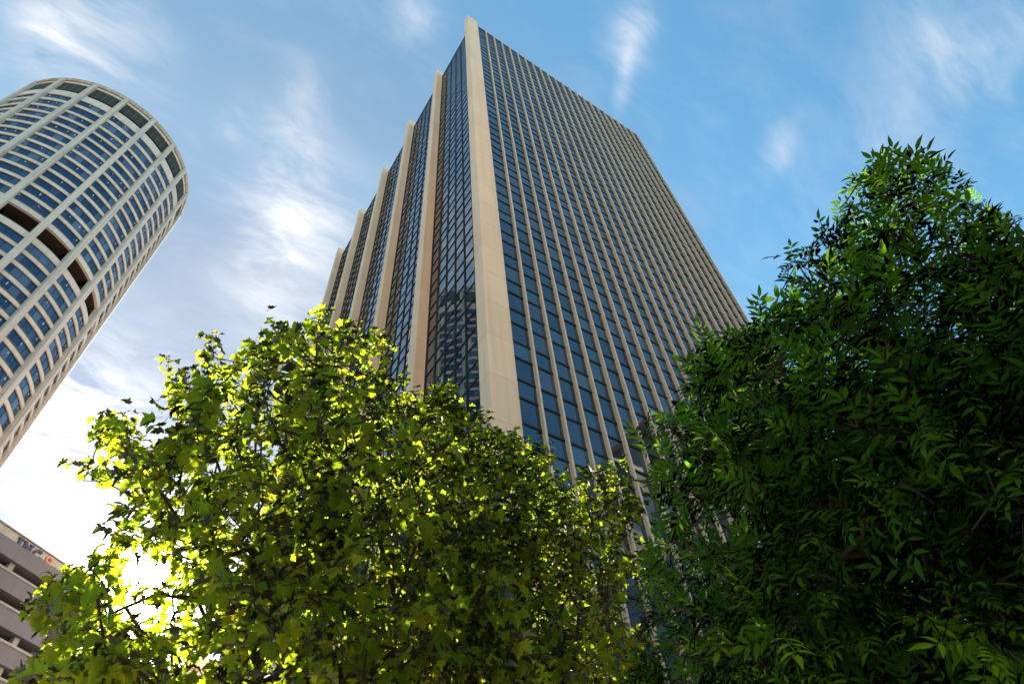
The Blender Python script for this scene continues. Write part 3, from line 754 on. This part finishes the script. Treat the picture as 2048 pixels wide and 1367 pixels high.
POLY_A = [(70, 1650), (75, 1367), (85, 1310), (110, 1262), (80, 1240), (72, 1190), (100, 1140), (165, 1150), (195, 1112), (232, 1070), (262, 1040), (255, 985), (185, 978), (135, 955), (160, 945), (205, 940),
          (196, 900), (190, 840), (215, 822), (250, 830), (268, 880), (325, 900), (352, 850), (330, 800), (325, 740), (345, 722), (400, 732), (424, 700), (475, 712), (538, 700), (540, 650), (562, 636), (592, 662),
          (624, 620), (665, 615), (698, 668), (752, 682), (780, 728), (800, 765), (840, 800), (885, 830), (930, 880), (960, 960), (1000, 1060), (1040, 1150), (1060, 1250), (1080, 1367), (1080, 1650)]
POLY_B = [(790, 860), (835, 790), (878, 758), (900, 760), (906, 805), (965, 832), (985, 865), (1040, 885), (1088, 886), (1098, 920), (1130, 975), (1195, 935), (1245, 925), (1282, 945), (1272, 1000), (1280, 1100), (1255, 1200),
          (1290, 1300), (1320, 1367), (1330, 1650), (820, 1650), (800, 1200)]
POLY_C = [(1275, 860), (1300, 842), (1345, 812), (1372, 770), (1362, 742), (1390, 682), (1450, 672), (1505, 640), (1545, 605), (1575, 565), (1572, 502), (1605, 492), (1655, 492), (1652, 430), (1684, 385), (1730, 345), (1770, 322), (1805, 330),
          (1850, 300), (1885, 315), (1900, 362), (1955, 402), (2000, 412), (2030, 432), (2030, 480), (2060, 520), (2160, 500), (2280, 560), (2360, 700), (2400, 950), (2400, 1500), (2250, 1750), (1300, 1750), (1250, 1500), (1262, 1367), (1290, 1250), (1270, 1150),
          (1320, 1050), (1310, 960), (1285, 905)]
def thin_a(u, v):
    g = .80 * math.exp(-((u - 300) ** 2 + (v - 1180) ** 2) / (2 * 75 ** 2))
    g += .6 * math.exp(-((u - 400) ** 2 / (2 * 90 ** 2) + (v - 1330) ** 2 / (2 * 35 ** 2)))
    g += .20 * max(0.0, min(1.0, (620 - u) / 200)) + .25 * max(0.0, min(1.0, (900 - v) / 200))
    return min(g, .9)
CA = np.array([1.75, 7.9, 7.0]); CB = np.array([5.2, 8.2, 5.6]); CC = np.array([5.5, 1.0, 5.0])
pa = crown_points(POLY_A, CA, 4.1, 6.0, 2450, 1, thin_a)
pb = crown_points(POLY_B, CB, 3.1, 4.8, 1900, 2, lambda u, v: .6 * max(0.0, min(1.0, (u - 1040) / 120)))
CD = np.array([5.8, 15.0, 8.8]); POLY_D = [(590, 930), (660, 870), (760, 840), (880, 860), (960, 900), (1080, 960), (1230, 1000), (1250, 1650), (560, 1650)]
pd_ = crown_points(POLY_D, CD, 3.9, 4.9, 1300, 4)
pc = crown_points(POLY_C, CC, 3.1, 3.1, 2600, 3, lambda u, v: max(.72 * max(0.0, min(1.0, (1620 - u) / 200)), .62 * max(0.0, min(1.0, (860 - v) / 300))))
G = 'trees along the pavement'
make_tree('plane_tree', 'backlit plane tree with yellow-green lobed leaves, in front of the sun', CA, [(1.8, 8.0, 0), (1.82, 7.95, 1.4), (1.75, 7.9, 2.8), (1.8, 7.9, 4.0), (1.8, 7.85, 5.4), (1.72, 7.9, 7.0), (1.8, 7.95, 8.6)], pa, plane_leaf, 9, MAT['plane_leaf'], .128, 10, 11, .30, 'plane', G, .0043, POLY_A, 22, 6)
make_tree('plane_tree', 'shaded plane tree with dark lobed leaves below the tower corner', CB, [(5.3, 8.3, 0), (5.25, 8.25, 1.4), (5.3, 8.2, 2.7), (5.2, 8.2, 4.0), (5.25, 8.15, 5.4), (5.15, 8.2, 6.8)], pb, plane_leaf, 9, MAT['plane_leaf'], .122, 10, 12, .28, 'plane', G, .0043, POLY_B, 34, 2)
make_tree('plane_tree', 'plane tree farther along the pavement, glimpsed behind the other two plane trees', CD, [(5.9, 15.3, 0), (5.85, 15.2, 2), (5.9, 15.1, 4), (5.8, 15.0, 6), (5.85, 15.0, 8), (5.8, 15.1, 10)], pd_, plane_leaf, 9, MAT['plane_leaf'], .13, 9, 14, .30, 'plane', G, .0043, POLY_D)  # put in to keep direct sun off the second plane tree
make_tree('ash_tree', 'dark green tree with feathery leaflets filling the right side', CC, [(5.6, 1.1, 0), (5.55, 1.05, 1.2), (5.6, 1.0, 2.3), (5.5, 1.0, 3.4), (5.6, .9, 4.6), (5.6, .8, 5.8)], pc, ash_leaf, 6, MAT['ash_leaf'], .19, 9, 13, .28, 'ash', G, .004, POLY_C, 13, -12)
